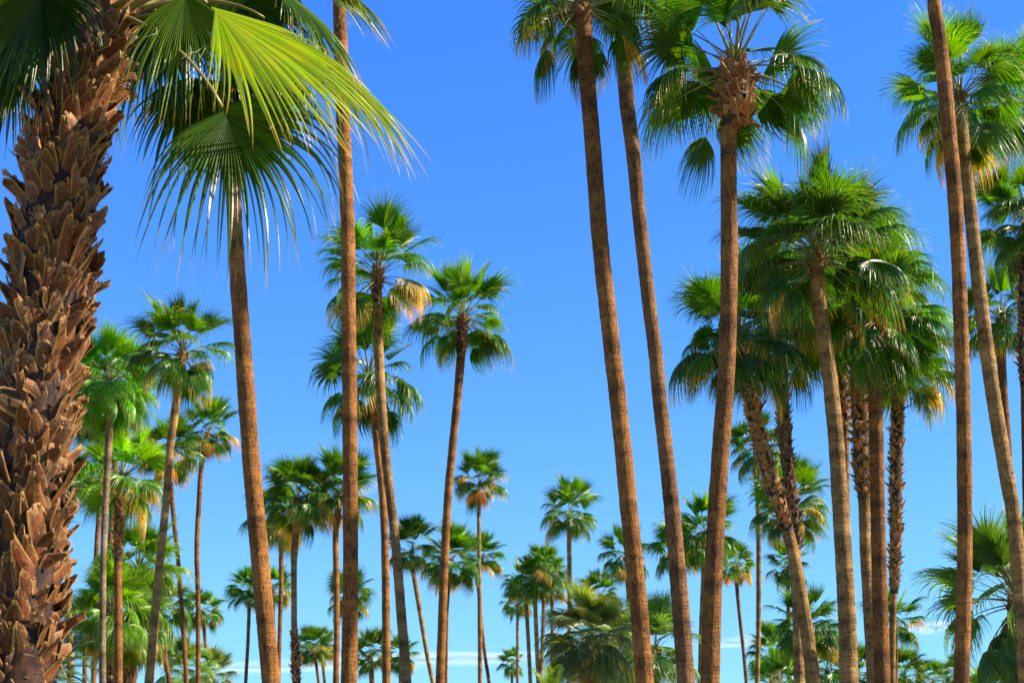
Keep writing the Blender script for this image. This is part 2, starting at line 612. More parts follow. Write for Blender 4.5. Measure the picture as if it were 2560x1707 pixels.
class Axis:
    """Trunk centre line sampled by height: list of (x, y, z, radius), z falling."""
    def __init__(self, pts):
        S = []
        n = len(pts) - 1
        for i in range(n * 12 + 1):
            S.append(catmull(pts, i / 12))
        self.S = S
        self.z0, self.z1 = S[-1][2], S[0][2]
    def at(self, z):
        S = self.S
        lo, hi = 0, len(S) - 1
        if z >= S[0][2]:
            return Vector(S[0][:3]) + Vector((0, 0, z - S[0][2])), S[0][3]
        if z <= S[-1][2]:
            return Vector(S[-1][:3]), S[-1][3]
        while hi - lo > 1:
            m = (lo + hi) // 2
            if S[m][2] > z:
                lo = m
            else:
                hi = m
        a, b = S[lo], S[hi]
        f = (a[2] - z) / max(1e-6, a[2] - b[2])
        return Vector([a[k] + (b[k] - a[k]) * f for k in range(3)]), a[3] + (b[3] - a[3]) * f

def trunk_mesh(ax, base, seed, step, sides, rough, cap_z=None):
    rng = random.Random(seed)
    v, f = [], []
    z = -0.15
    top = cap_z if cap_z is not None else ax.z1
    rows = 0
    so = Vector((seed * 3.1, seed * 1.7, 0))
    while True:
        c, r = ax.at(min(max(z, ax.z0), top))
        c.z = min(z, top)
        rr = 1 + rough * (rng.uniform(-1, 1) * 0.5 + (0.9 if rows % 2 else -0.4) * rng.random())
        for k in range(sides):
            a = 2 * PI * k / sides
            dvec = Vector((math.cos(a), math.sin(a), 0))
            nn = noise.noise(so + dvec * 1.3 + Vector((0, 0, z * 1.1))) * 0.055
            nn += noise.noise(so + dvec * 3.1 + Vector((0, 0, z * 5.0))) * rough * 0.9
            v.append(c + dvec * r * (rr + nn) - base)
        rows += 1
        if z >= top:
            break
        z = min(z + step * rng.uniform(.75, 1.25), top)
    for i in range(rows - 1):
        for k in range(sides):
            a, b = i * sides + k, i * sides + (k + 1) % sides
            f.append((a, b, b + sides, a + sides))
    v.append(Vector(sum((Vector(x) for x in v[-sides:]), Vector()) / sides) + Vector((0, 0, 0.08)))
    t = len(v) - 1
    o = (rows - 1) * sides
    for k in range(sides):
        f.append((o + k, o + (k + 1) % sides, t))
    return mesh_of('trunk', v, f, [M_BARK])

# ------------------------------------------------------------------ one palm
GREEN = (0.058, 0.138, 0.004)
GREY_GREEN = (0.150, 0.195, 0.055)
LIGHT_GREEN = (0.105, 0.205, 0.005)
TAN = (0.52, 0.28, 0.06)
BROWN = (0.29, 0.118, 0.028)
WARM = (0.38, 0.15, 0.032)
PALE = (0.47, 0.265, 0.085)
PALMS = []
seed_no = [10]

def add_boots(palm, base, ax, ztop, zbot, size, spacing, rng, fine, color, maxn=290, flare=1.0, facing=-0.25):
    """Spiral of cut leaf stalks; the ones that show are single parts, the far side one joined part."""
    cand = []
    z = zbot
    i = 0
    circ = 2 * PI * ax.at((ztop + zbot) / 2)[1]
    per_turn = max(5, circ / spacing)
    dz = spacing * 0.95 / per_turn
    ga = 2 * PI / per_turn * 1.013
    while z < ztop:
        cand.append((z, i * 2.39996 + rng.uniform(-.15, .15)))
        z += dz * rng.uniform(.8, 1.2)
        i += 1
    B = Buf()
    cnt = 0
    def faces(q):
        c = ax.at(q[0])[0]
        return math.cos(q[1]) * (EYE.x - c.x) + math.sin(q[1]) * (EYE.y - c.y)
    cand.sort(key=faces, reverse=True)
    for z, az in cand:
        c, r = ax.at(z)
        out = Vector((math.cos(az), math.sin(az), 0))
        toward = Vector((EYE.x - c.x, EYE.y - c.y, 0)).normalized()
        hfrac = (z - zbot) / max(0.01, ztop - zbot)
        sz = size * rng.uniform(.5, 1.35)
        c2 = ax.at(z + 0.12)[0]
        tq = Vector((0, 0, 1)).rotation_difference((c2 - ax.at(z - 0.12)[0]).normalized()).to_matrix().to_4x4()
        mt = (Matrix.Translation(c + out * r * 0.90 - base) @ tq @ Matrix.Rotation(az, 4, 'Z')
              @ Matrix.Rotation(rng.gauss(0, 0.48 if fine else 0.34), 4, 'X') @ Matrix.Rotation((rng.gauss(0.03, 0.14) * flare + (-0.02 if fine else 0.12)), 4, 'Y')
              @ Matrix.Diagonal((sz * rng.uniform(.8, 1.3), sz * rng.uniform(.8, 1.2) * (1.0 if fine else 1.35), sz, 1)))
        raw, me = boot_data(rng.randrange(12), fine)
        if out.dot(toward) > facing and cnt < maxn:
            cc = [k * rng.uniform(.75, 1.2) for k in color]
            obj('leaf_base', me, palm, mt, (*cc, 1))
            cnt += 1
        else:
            k0 = len(B.v)
            B.v += [mt @ q for q in raw[0]]
            B.f += [tuple(k0 + q for q in ff) for ff in raw[1]]
            B.a += raw[2]
            B.s += raw[3]
    if B.v:
        o = obj('leaf_base_cover', mesh_of('leaf_base_cover', B.v, B.f, [M_BOOT], None, {'along': B.a, 'seg': B.s}, smooth=False), palm, None, (*color, 1))
        o['kind'] = 'stuff'

def crown(palm, base, cpt, s, rng, n, thmax, hi, green, yellow, dead, petioles, rad, clear=False):
    az = rng.uniform(0, 6.28)
    items = []
    n = int(n * 1.75 * rng.uniform(.85, 1.12))
    thmax += rng.uniform(-8, 10)
    gap_az, gap_p = rng.uniform(0, 6.28), rng.uniform(.1, .4)
    tilt = Matrix.Rotation(rng.gauss(0, .09), 4, 'X') @ Matrix.Rotation(rng.gauss(0, .09), 4, 'Y')
    gk = rng.uniform(.85, 1.2)
    gy = rng.uniform(.78, 1.02)
    green = (green[0] * gk * gy, green[1] * gk, green[2])
    for i in range(n):
        a = (i + 0.5) / n
        th = 6 + (thmax - 6) * a ** 1.08 + rng.gauss(0, 12)
        items.append((max(2, th), az + i * 2.39996 + rng.gauss(0, .18), a, False))
    items.append((3, rng.uniform(0, 6.28), 0, False))
    for i in range(dead):
        items.append((rng.uniform(128, 158), az + i * 2.39996 + rng.gauss(0, .4), 1, True))
    for th, azi, a, isdead in items:
        if not isdead and math.cos(azi - gap_az) > .8 and th > 50 and rng.random() < gap_p:
            continue
        if clear and th > 74 and math.cos(azi + PI / 2) > 0.72:
            continue
        ci = min(range(len(CLASSES)), key=lambda k: abs(CLASSES[k][0] - th))
        me, pm = frond_data(ci, rng.randrange(NV), hi)
        off = th - CLASSES[ci][0]
        z = (0.45 - a) * 0.5 * s
        ro = rad * (0.25 + 0.75 * a)
        sc_ = s * rng.uniform(0.74, 1.14) * (0.86 if isdead else 1.0)
        mt = (Matrix.Translation(cpt - base + Vector((math.cos(azi) * ro, math.sin(azi) * ro, z)))
              @ tilt @ Matrix.Rotation(azi, 4, 'Z') @ Matrix.Rotation(R(off), 4, 'Y') @ Matrix.Rotation(rng.gauss(0, .26), 4, 'X')
              @ Matrix.Scale(sc_, 4))
        if isdead:
            k = rng.uniform(.75, 1.25)
            col = (TAN[0] * k, TAN[1] * k, TAN[2] * k, 0.0)
            pc = (0.3, 0.19, 0.08, 1)
        else:
            k = rng.uniform(.6, 1.3)
            yl = rng.uniform(.75, 1.15)
            lift = 1 + 0.35 * (1 - a)
            col = [green[0] * k * yl * lift, green[1] * k * lift, green[2] * k]
            age = 0.04 + 0.13 * a * rng.random()
            if a > 0.70 and rng.random() < yellow * .65:
                age = rng.uniform(0.30, 0.80)
            elif a > 0.4 and rng.random() < yellow * 0.25:
                age = rng.uniform(0.18, 0.38)
            col = (*col, age)
            pc = (0.17 * k, 0.20 * k, 0.035, 1)
        fo = obj('dead_frond' if isdead else 'frond', me, palm, mt, col)
        if petioles:
            obj('petiole', pm, fo, None, pc)
        else:
            obj('petiole', pm, fo, None, pc) if a > 0.15 and not isdead and rng.random() < 0.5 else None

def P(label, cx, cy, Rpx, trunk=None, real=1.85, n=32, thmax=122, green=GREEN, yellow=0.25, dead=0,
      bark=BROWN, grey=0.3, boots=None, boot_size=0.21, boot_gap=0.105, boot_col=(0.34, 0.19, 0.08), boots2=None,
      hi=False, group='fan palms of the grove', wtop=None, head=None, fine=False, crownless=False, name='fan_palm', lean=0.0, depth=None, clear=False):
    seed_no[0] += 1
    sd_ = seed_no[0]
    rng = random.Random(sd_ * 17)
    D = depth if depth else FPX * real / Rpx
    s = (Rpx * D / FPX) / 1.80
    cpt = at_depth(cx, cy, D)
    Y = cpt.y
    dep = lambda q: (q - EYE).dot(FWD)
    if trunk is None:
        wpx = 0.31 * FPX / D
        yb = max(1707, cy + 60)
        trunk = [(cx + lean * 0.4 * (yb - cy), (cy + yb) / 2, wpx), (cx + lean * (yb - cy), yb, wpx * 1.1)]
    pts = []
    tw = trunk[0][2]
    for (x, y, wpx) in [(cx, cy, tw * 0.95)] + list(trunk):
        q = at_y(x, y, Y)
        if pts and pts[-1][2] - q.z < 0.02:
            continue
        pts.append((q.x, q.y, q.z, wpx * dep(q) / FPX / 2))
    a, b = pts[-2], pts[-1]
    if b[2] > 0.05:
        slope = (b[0] - a[0]) / (b[2] - a[2])
        nx = b[0] - slope * b[2] * 0.75
        pts.append((b[0] - slope * b[2] * 0.45, Y, b[2] * 0.5, b[3] * 1.06))
        pts.append((nx, Y, 0.0, b[3] * 1.28))
    base = Vector((pts[-1][0], Y, 0))
    palm = bpy.data.objects.new(name, None)
    COL.objects.link(palm)
    palm.location = base
    palm.empty_display_size = 0.3
    palm['label'] = label
    palm['category'] = 'palm tree'
    palm['group'] = group
    ax = Axis(pts)
    step = max(0.045, 1.4 * D / 1440.0)
    kb = rng.uniform(.88, 1.12)
    obj('trunk', trunk_mesh(ax, base, sd_, step, 22 if D < 45 else 12, 0.035, cpt.z), palm, None,
        (bark[0] * kb, bark[1] * kb, bark[2] * kb, grey))
    hgt = lambda py: at_y(cx, py, Y).z
    for bt in (boots, boots2):
        if bt:
            zt, zb = hgt(bt[0]), hgt(bt[1])
            v, f, rows = [], [], 0            # added dark sleeve, paints shade into the gaps between the cut stalks
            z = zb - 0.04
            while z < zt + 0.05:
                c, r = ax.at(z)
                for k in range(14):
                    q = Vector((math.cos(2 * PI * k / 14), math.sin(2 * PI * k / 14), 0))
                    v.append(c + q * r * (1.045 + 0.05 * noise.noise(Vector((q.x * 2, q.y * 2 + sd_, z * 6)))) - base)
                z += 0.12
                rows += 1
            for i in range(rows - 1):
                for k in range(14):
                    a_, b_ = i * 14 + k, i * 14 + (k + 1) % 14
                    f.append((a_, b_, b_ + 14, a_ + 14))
            obj('gap_shade_sleeve', mesh_of('gap_shade_sleeve', v, f, [M_BOOT]), palm, None, (.05, .022, .009, 1))
            add_boots(palm, base, ax, zt, zb, boot_size * bt[2], boot_gap * bt[2], rng, fine, boot_col)
    if not crownless:
        # a collar of husks under the crown
        if D < 75:
            zt = cpt.z + 0.02
            add_boots(palm, base, ax, zt, zt - 0.30 * s, 0.19 * s, 0.10, rng, False, (0.22, 0.10, 0.045), 40, 1.6)
        crown(palm, base, cpt + Vector((0, 0, 0.05)), s, rng, n, thmax, hi, green, yellow, dead, D < 62, pts[0][3] * 0.8, clear)
    PALMS.append((label, D, cpt.z))
    return palm, base, ax, cpt

# ------------------------------------------------------------------ the palms (photo pixels: crown, trunk line with widths)
# tall trunks of the front row
P('tall leaning red-brown trunk under the dark drooping frond, crown above the frame', 566, -330, 210, depth=33, hi=True, bark=WARM, grey=0.21,
  trunk=[(570, 100, 35), (576, 300, 36), (585, 520, 38), (595, 700, 40), (610, 900, 43), (628, 1150, 44), (650, 1400, 46), (678, 1707, 47)])
P('upright tall trunk left of centre, crossing behind the long frond tips', 846, -300, 195, depth=35, hi=True, bark=WARM, grey=0.15,
  trunk=[(848, 0, 33), (852, 100, 34), (858, 300, 34), (865, 450, 35), (870, 620, 36), (872, 800, 36), (874, 1000, 37), (876, 1300, 38), (876, 1500, 39), (872, 1707, 41)])
P('left one of the two tall leaning trunks at centre, crown cut by top edge', 1454, 14, 205, depth=28, hi=True, bark=WARM, grey=0.15, yellow=.5, thmax=128, clear=True,
  trunk=[(1458, 60, 42), (1468, 200, 41), (1485, 400, 41), (1500, 600, 42), (1522, 800, 43), (1545, 1000, 43), (1560, 1150, 44), (1580, 1350, 44), (1600, 1550, 45), (1612, 1707, 46)])
P('right one of the two tall leaning trunks, darkly blotched, crown cut by top edge', 1550, -120, 200, depth=31.5, hi=True, bark=(.27, .125, .045), grey=0.15, yellow=.5, thmax=135,
  trunk=[(1555, 0, 38), (1558, 100, 38), (1567, 250, 38), (1585, 400, 36), (1600, 560, 35), (1622, 750, 35), (1640, 900, 36), (1655, 1050, 37), (1678, 1250, 40), (1700, 1500, 44), (1715, 1707, 46)])
P('tall palm with shaggy brown head of cut stalks below its open crown', 1838, 170, 268, real=1.95, hi=True, bark=WARM, grey=0.15, n=28, yellow=0, thmax=120, clear=True,
  trunk=[(1838, 215, 66), (1842, 290, 70), (1832, 318, 50), (1822, 330, 40), (1822, 450, 41), (1823, 600, 42), (1822, 750, 43), (1815, 950, 44), (1800, 1150, 44), (1785, 1400, 45), (1778, 1600, 47), (1775, 1707, 48)],
  boots=(188, 314, 1.0), boot_size=.27, boot_gap=.095, boot_col=(.40, .17, .05))
P('tall straight orange-brown trunk at right whose crown is above the frame', 2322, -300, 215, depth=30, hi=True, bark=WARM, grey=0.17,
  trunk=[(2335, 0, 33), (2350, 100, 34), (2370, 300, 36), (2388, 500, 36), (2398, 700, 36), (2405, 900, 36), (2410, 1100, 36), (2412, 1300, 37), (2410, 1500, 38), (2403, 1707, 38)])
P('tall palm at upper right, crown half hidden by a straight trunk', 2400, 250, 180, real=1.8, hi=True, bark=PALE, grey=0.28, yellow=.15, thmax=128,
  trunk=[(2405, 320, 31), (2412, 400, 32), (2430, 560, 33), (2445, 700, 34), (2460, 820, 35), (2485, 1000, 36), (2510, 1150, 36), (2535, 1300, 36), (2552, 1500, 37), (2565, 1707, 38)])
P('highest of the palm crowns cut by the right edge', 2592, 262, 150, real=1.8, hi=True, green=(.05, .12, .006), yellow=.15,
  trunk=[(2594, 500, 30), (2600, 1000, 32), (2604, 1707, 34)])
P('dark arching crown cut by the right edge, with booted trunk on the edge', 2572, 560, 142, real=1.8, hi=True, green=(.05, .12, .006), yellow=.1,
  trunk=[(2566, 640, 30), (2562, 800, 30), (2566, 1000, 28), (2580, 1707, 30)], boots=(570, 960, 1.0))
P('drooping dark crown behind the leaning pale trunk at right edge', 2503, 800, 118, real=1.85, green=(.05, .12, .006), yellow=.4, thmax=140, dead=4,
  trunk=[(2503, 860, 23), (2505, 930, 22), (2512, 1030, 22), (2522, 1200, 22), (2540, 1707, 24)])
# the dense group right of centre
P('big bushy crown on the pale smooth trunk in front of the right-hand group', 2042, 640, 215, real=2.0, hi=True, bark=PALE, grey=0.32, n=44, thmax=116, yellow=.1, clear=True, green=(.055, .118, .003),
  trunk=[(2047, 745, 37), (2060, 850, 36), (2075, 950, 37), (2090, 1100, 39), (2100, 1250, 41), (2110, 1400, 43), (2118, 1550, 45), (2122, 1707, 47)])
P('palm with tan hanging skirt and booted trunk just behind the pale smooth trunk', 2086, 680, 180, depth=41, hi=True, bark=PALE, grey=0.42, thmax=130, dead=6, yellow=.5,
  trunk=[(2088, 760, 34), (2100, 900, 34), (2108, 1020, 28), (2112, 1100, 22), (2114, 1200, 20), (2118, 1400, 20), (2123, 1707, 22)], boots=(740, 1075, 1.0), boot_col=(.50, .26, .08))
P('palm with thick boots ending in a clean trunk halfway, right-hand group', 2140, 725, 190, depth=39, hi=True, bark=PALE, grey=0.39, thmax=128, yellow=.6, dead=3,
  trunk=[(2137, 800, 36), (2145, 900, 38), (2152, 1050, 40), (2157, 1200, 38), (2160, 1250, 29), (2165, 1400, 29), (2178, 1600, 31), (2183, 1707, 32)], boots=(770, 1245, 1.1), boot_col=(.46, .23, .07))
P('dark smooth trunk with a fan frond hanging down its top, right-hand group', 2195, 800, 172, depth=37, hi=True, bark=BROWN, grey=0.32, thmax=150, yellow=.1,
  trunk=[(2186, 920, 35), (2189, 1000, 36), (2191, 1100, 36), (2195, 1300, 37), (2200, 1500, 38), (2206, 1707, 40)])
P('slim booted palm at the right end of the right-hand group', 2242, 925, 145, real=1.85, bark=PALE, grey=0.35, thmax=135, yellow=.45,
  trunk=[(2246, 980, 30), (2243, 1050, 29), (2240, 1200, 29), (2238, 1350, 25), (2235, 1460, 19), (2232, 1550, 17), (2230, 1707, 17)], boots=(950, 1480, 1.0), boot_col=(.54, .31, .11))
P('leaning booted palm at the left end of the right-hand group', 1846, 850, 182, depth=38, hi=True, bark=PALE, grey=0.24, thmax=125, yellow=.25,
  trunk=[(1862, 920, 38), (1880, 1010, 38), (1905, 1120, 36), (1935, 1220, 34), (1964, 1310, 31), (1983, 1385, 32), (2004, 1500, 33), (2020, 1600, 34), (2034, 1707, 35)], boots=(890, 1325, 1.05), boot_col=(.54, .28, .09))
P('dark booted trunk crossing behind the leaning booted palm', 1948, 800, 185, depth=44, bark=PALE, grey=0.35, thmax=130, yellow=.2, green=(.05, .125, .006),
  trunk=[(1954, 960, 31), (1963, 1100, 30), (1978, 1250, 28), (1989, 1370, 26), (1993, 1500, 26), (1998, 1707, 27)], boots=(900, 1370, 1.05), boot_col=(.21, .115, .055))
# group left of centre
P('palm with golden fronds behind the upright trunk left of centre', 944, 690, 148, real=1.9, hi=True, bark=PALE, grey=0.49, thmax=118, yellow=.85, n=28, clear=True,
  trunk=[(944, 770, 22), (948, 900, 24), (953, 1000, 24), (965, 1150, 23), (978, 1260, 23), (993, 1406, 24), (1014, 1680, 26)], boots=(680, 755, 1.0), boot_col=(.25, .11, .05))
P('dark wide crown below the golden-fronded palm', 922, 950, 145, real=1.95, bark=WARM, grey=0.24, thmax=122, yellow=.12, green=(.045, .135, .014), n=26,
  trunk=[(930, 990, 20), (942, 1100, 20), (953, 1200, 19), (960, 1300, 19), (964, 1450, 20), (966, 1707, 22)])
P('slender curving palm standing alone at centre, rags of husk on its neck', 1157, 800, 128, real=1.85, hi=True, bark=WARM, grey=0.28, thmax=126, yellow=.35, clear=True,
  trunk=[(1153, 880, 22), (1145, 980, 21), (1138, 1050, 20), (1128, 1150, 20), (1120, 1240, 20), (1110, 1430, 21), (1100, 1707, 23)], boots=(800, 880, 1.0), boot_col=(.22, .09, .05))
P('curving pale-trunked palm left of the leaning red-brown trunk', 457, 885, 128, real=1.85, hi=True, bark=PALE, grey=0.32, thmax=122, yellow=.4,
  trunk=[(449, 930, 21), (435, 1050, 21), (426, 1110, 20), (415, 1255, 20), (397, 1430, 21), (374, 1690, 24)])
P('small crown with orange dead skirt beside the leaning red-brown trunk', 518, 1080, 76, real=1.7, bark=BROWN, grey=0.28, thmax=118, yellow=.6, dead=8,
  trunk=[(504, 1158, 13), (498, 1250, 13), (492, 1371, 13), (495, 1500, 12), (495, 1707, 12)])
P('bushy bright palm on a grey trunk beside the thick booted trunk', 268, 965, 122, real=1.85, hi=True, bark=(.40, .28, .15), grey=0.59, n=42, thmax=135, yellow=.2, green=LIGHT_GREEN,
  trunk=[(274, 1050, 19), (270, 1139, 18), (260, 1332, 16), (257, 1490, 16), (256, 1707, 17)])
P('orange trunk touching the grey trunk, left side', 292, 1000, 105, depth=66, bark=WARM, grey=0.14, thmax=128, yellow=.35,
  trunk=[(290, 1080, 15), (288, 1150, 15), (280, 1294, 16), (276, 1400, 16), (274, 1707, 17)])
P('thin brown trunk half hidden behind the grey trunk, left side', 258, 1050, 95, depth=72, bark=BROWN, grey=0.35, thmax=125, yellow=.2, green=(.05, .125, .006),
  trunk=[(254, 1120, 12), (249, 1255, 12), (240, 1410, 13), (234, 1707, 14)])
P('low-slung bright crown behind the grey and orange trunks', 302, 1200, 122, real=1.9, bark=BROWN, grey=0.28, thmax=130, yellow=.45, green=LIGHT_GREEN,
  trunk=[(297, 1300, 20), (295, 1400, 20), (296, 1707, 22)], boots=(1230, 1400, 1.1))
P('crown with brown dead fronds behind the curving pale trunk', 425, 1135, 82, real=1.75, bark=BROWN, grey=0.35, thmax=120, yellow=.5, dead=7,
  trunk=[(426, 1190, 12), (434, 1294, 12), (446, 1410, 11), (460, 1603, 12), (466, 1707, 12)])
P('little palm low at left, right of the thin dark trunk', 506, 1528, 54, real=1.8, bark=BROWN, grey=0.42, yellow=.4,
  trunk=[(509, 1560, 9), (515, 1620, 9), (528, 1707, 9)])
P('left one of the two low bright palms with stout brown trunks', 283, 1545, 118, real=1.9, bark=BROWN, grey=0.28, n=40, thmax=130, yellow=.15, green=LIGHT_GREEN, hi=True,
  trunk=[(283, 1600, 29), (282, 1707, 30)], boots=(1560, 1707, .9))
P('right one of the two low bright palms with stout brown trunks', 320, 1555, 122, depth=60, bark=BROWN, grey=0.28, n=38, thmax=132, yellow=.25, green=LIGHT_GREEN,
  trunk=[(316, 1620, 25), (313, 1707, 26)], boots=(1580, 1707, .9))
P('upright fan crown rising above the two low bright palms', 345, 1430, 112, real=1.9, n=34, thmax=118, yellow=.15, green=LIGHT_GREEN, lean=-.05)
P('bright crown low behind the curving pale trunk, on a thin dark trunk', 395, 1525, 85, real=1.8, n=32, thmax=135, yellow=.4, green=LIGHT_GREEN, bark=(.2, .09, .04),
  trunk=[(404, 1580, 13), (412, 1640, 13), (424, 1707, 14)])
P('dark hanging crown at the foot of the thick booted trunk', 212, 1560, 66, real=1.8, n=30, thmax=150, yellow=.2, green=(.05, .12, .02))
P('thin tan trunk close beside the thick booted trunk, dark crown at its edge', 148, 1190, 92, real=1.85, bark=PALE, grey=0.28, thmax=122, yellow=.15, green=(.05, .125, .006),
  trunk=[(156, 1270, 13), (164, 1352, 13), (171, 1487, 15), (176, 1707, 18)])
P('crown peeping out at the left edge behind the thick booted trunk', -38, 880, 75, real=1.8, yellow=.1)
P('grey-green crown with tan dead fronds at bottom left', 462, 1685, 78, real=1.95, green=GREY_GREEN, n=32, thmax=125, yellow=.2, dead=6)
P('grey-green low crown beside the one with tan dead fronds, bottom left', 528, 1690, 66, real=1.95, green=GREY_GREEN, n=30, thmax=122, yellow=.2, dead=5)
P('small palm just left of the leaning red-brown trunk', 622, 1480, 54, real=1.75, bark=BROWN, grey=0.42, yellow=.2,
  trunk=[(623, 1510, 9), (620, 1600, 9), (614, 1707, 9)])
P('small palm with golden tips just right of the leaning red-brown trunk', 683, 1475, 54, real=1.75, yellow=.6)
P('bushy mid-distance palm on pale trunk with ragged reddish boots low down', 745, 1250, 98, real=1.85, hi=True, bark=PALE, grey=0.42, n=36, thmax=128, yellow=.35,
  trunk=[(741, 1310, 19), (735, 1400, 16), (735, 1480, 15), (736, 1580, 16), (741, 1707, 20)], boots=(1585, 1707, 1.1), boot_col=(.2, .07, .035))
P('golden-skirted crown tucked behind the left side of the bushy mid-distance palm', 697, 1295, 84, depth=76, bark=BROWN, grey=0.35, thmax=130, yellow=.6, dead=4,
  trunk=[(702, 1343, 14), (703, 1450, 12), (700, 1560, 11), (696, 1707, 11)])
P('palm with golden lower fronds half hidden by the upright trunk', 848, 1235, 98, real=1.85, hi=True, bark=WARM, grey=0.28, thmax=120, yellow=.6,
  trunk=[(844, 1290, 16), (839, 1343, 15), (841, 1450, 15), (842, 1553, 15), (840, 1707, 16)])
P('low crown directly behind the upright trunk', 872, 1495, 62, real=1.8, yellow=.15)
P('left one of a pair of little palms low behind the bushy mid-distance palm', 779, 1622, 46, real=1.75, yellow=.5, trunk=[(789, 1653, 8), (797, 1707, 8)])
P('right one of a pair of little palms low behind the bushy mid-distance palm', 803, 1618, 44, real=1.75, yellow=.5, trunk=[(806, 1650, 8), (812, 1707, 8)])
P('low palm with stubby booted trunk beside the upright trunk', 926, 1638, 56, real=1.75, yellow=.35, trunk=[(928, 1670, 13), (930, 1707, 13)])
P('low palm behind the foot of the golden-fronded palm', 1000, 1640, 48, real=1.75, yellow=.45, trunk=[(1000, 1670, 8), (1001, 1707, 8)])
P('leaning palm between the golden-fronded palm and the slender curving one', 1030, 1375, 70, real=1.75, bark=PALE, grey=0.35, yellow=.35,
  trunk=[(1031, 1412, 12), (1047, 1511, 12), (1068, 1637, 11), (1082, 1707, 11)])
P('yellow-skirted crown behind the slender curving palm', 1130, 1405, 78, real=1.8, yellow=.8, thmax=130, dead=4,
  trunk=[(1121, 1480, 8), (1117, 1560, 8), (1115, 1707, 8)])
P('small palm with orange skirt standing on a thin trunk at centre', 1199, 1205, 68, real=1.7, bark=PALE, grey=0.39, yellow=.5, dead=7, thmax=112,
  trunk=[(1197, 1259, 10), (1198, 1427, 10), (1200, 1553, 12), (1200, 1707, 11)])
P('crown on a bent thin trunk crossing the orange-skirted palm', 1206, 1395, 54, real=1.75, yellow=.3,
  trunk=[(1194, 1440, 9), (1198, 1490, 9), (1204, 1560, 9), (1213, 1640, 9), (1223, 1707, 9)])
for lab, x, y, r, x1, wpx in (
        ('leftmost and lowest of the five clustered palms at centre', 1294, 1508, 42, 1294, 8),
        ('second from left of the five clustered palms at centre', 1313, 1462, 52, 1326, 10),
        ('middle one of the five clustered palms at centre', 1335, 1448, 56, 1346, 11),
        ('fourth from left of the five clustered palms at centre, tallest crown', 1363, 1425, 56, 1352, 10),
        ('rightmost of the five clustered palms at centre', 1380, 1455, 52, 1382, 9)):
    P(lab, x, y, r, real=1.75, yellow=.25, bark=PALE, grey=0.42, thmax=135, trunk=[(x + (x1 - x) * .2, y + 45, wpx), (x + (x1 - x) * .6, 1600, wpx), (x1, 1707, wpx)])
P('lone palm with a straight thin trunk right of the five clustered palms', 1424, 1285, 80, real=1.8, hi=True, bark=PALE, grey=0.35, yellow=.35, thmax=118,
  trunk=[(1423, 1345, 12), (1424, 1500, 11), (1422, 1707, 11)])
P('tiny palm low at centre, left of the five clustered trunks', 1280, 1660, 36, real=1.75, yellow=.1, green=(.06, .13, .01))
P('small dark crown above the grey-green mass of low palms', 1500, 1488, 54, real=1.75, yellow=.1, trunk=[(1502, 1530, 8), (1502, 1707, 9)])
P('large grey-green low crown left of the two tall leaning trunks', 1472, 1605, 118, real=2.2, green=GREY_GREEN, n=56, thmax=135, yellow=.12, hi=True)
P('grey-green low crown just touching the left tall leaning trunk', 1540, 1640, 104, real=2.2, green=GREY_GREEN, n=50, thmax=132, yellow=.12)
P('grey-green crown with splayed stalks between the two tall leaning trunks', 1640, 1625, 112, real=2.2, green=(.14, .22, .06), n=38, thmax=125, yellow=.12, hi=True)
P('small crown straddling the left tall leaning trunk', 1566, 1392, 66, real=1.8, yellow=.35, lean=.07)
P('crown straddling the right tall leaning trunk', 1702, 1372, 76, real=1.8, yellow=.3, trunk=[(1709, 1395, 11), (1713, 1505, 11), (1720, 1707, 12)])
P('tall dense crown left of the shaggy-headed palm trunk', 1763, 1335, 92, real=1.85, bark=PALE, grey=0.28, yellow=.3, n=38, thmax=135,
  trunk=[(1760, 1432, 14), (1755, 1550, 14), (1751, 1707, 14)])
P('small golden-skirted palm right of the shaggy-headed palm trunk', 1838, 1415, 54, real=1.75, yellow=.8, dead=5,
  trunk=[(1841, 1452, 10), (1848, 1529, 9), (1858, 1620, 9), (1866, 1707, 9)])
P('palm on a thin straight trunk behind the leaning booted palm', 1888, 1125, 80, real=1.8, bark=PALE, grey=0.35, yellow=.25, thmax=130,
  trunk=[(1888, 1160, 12), (1896, 1288, 12), (1897, 1450, 13), (1896, 1577, 12), (1893, 1707, 12)])
P('yellow-tipped crown behind the crossing booted trunks', 1978, 1270, 102, real=1.9, yellow=.45, thmax=118, lean=.05)
P('small crown low behind the clean part of the leaning booted palm', 1970, 1415, 56, real=1.75, yellow=.1, bark=(.28, .1, .05), trunk=[(1970, 1460, 10), (1974, 1707, 11)])
P('low crown with one golden frond behind the leaning booted palm', 2020, 1575, 92, real=1.9, yellow=.35, n=34, lean=.02)
P('stiff upright fan palm at the bottom, below the leaning booted palm', 1948, 1722, 86, real=1.9, n=30, thmax=95, yellow=.1, green=(.06, .15, .03), hi=True)
P('dark low crown left of the leaning booted palm foot', 1930, 1640, 70, real=1.8, n=30, yellow=.25, green=(.06, .13, .01))
P('low crown at the foot of the pale smooth trunk', 2068, 1675, 82, real=1.9, n=32, yellow=.1)
P('low crown between the pale smooth and dark smooth trunks', 2142, 1695, 66, real=1.8, n=30, yellow=.1, green=(.06, .13, .01))
P('crown behind the feet of the right-hand group, spreading out right', 2238, 1560, 78, real=1.85, n=26, yellow=.25, thmax=112)
P('low crown at bottom right of the right-hand group', 2262, 1690, 66, real=1.85, n=32, yellow=.1)
P('little crown at the bottom between the right-hand group and straight trunk', 2330, 1702, 46, real=1.8, yellow=.1, green=(.06, .13, .01))
P('little dark crown touching the foot of the tall straight trunk', 2388, 1685, 42, real=1.8, yellow=.1, green=(.06, .13, .01))
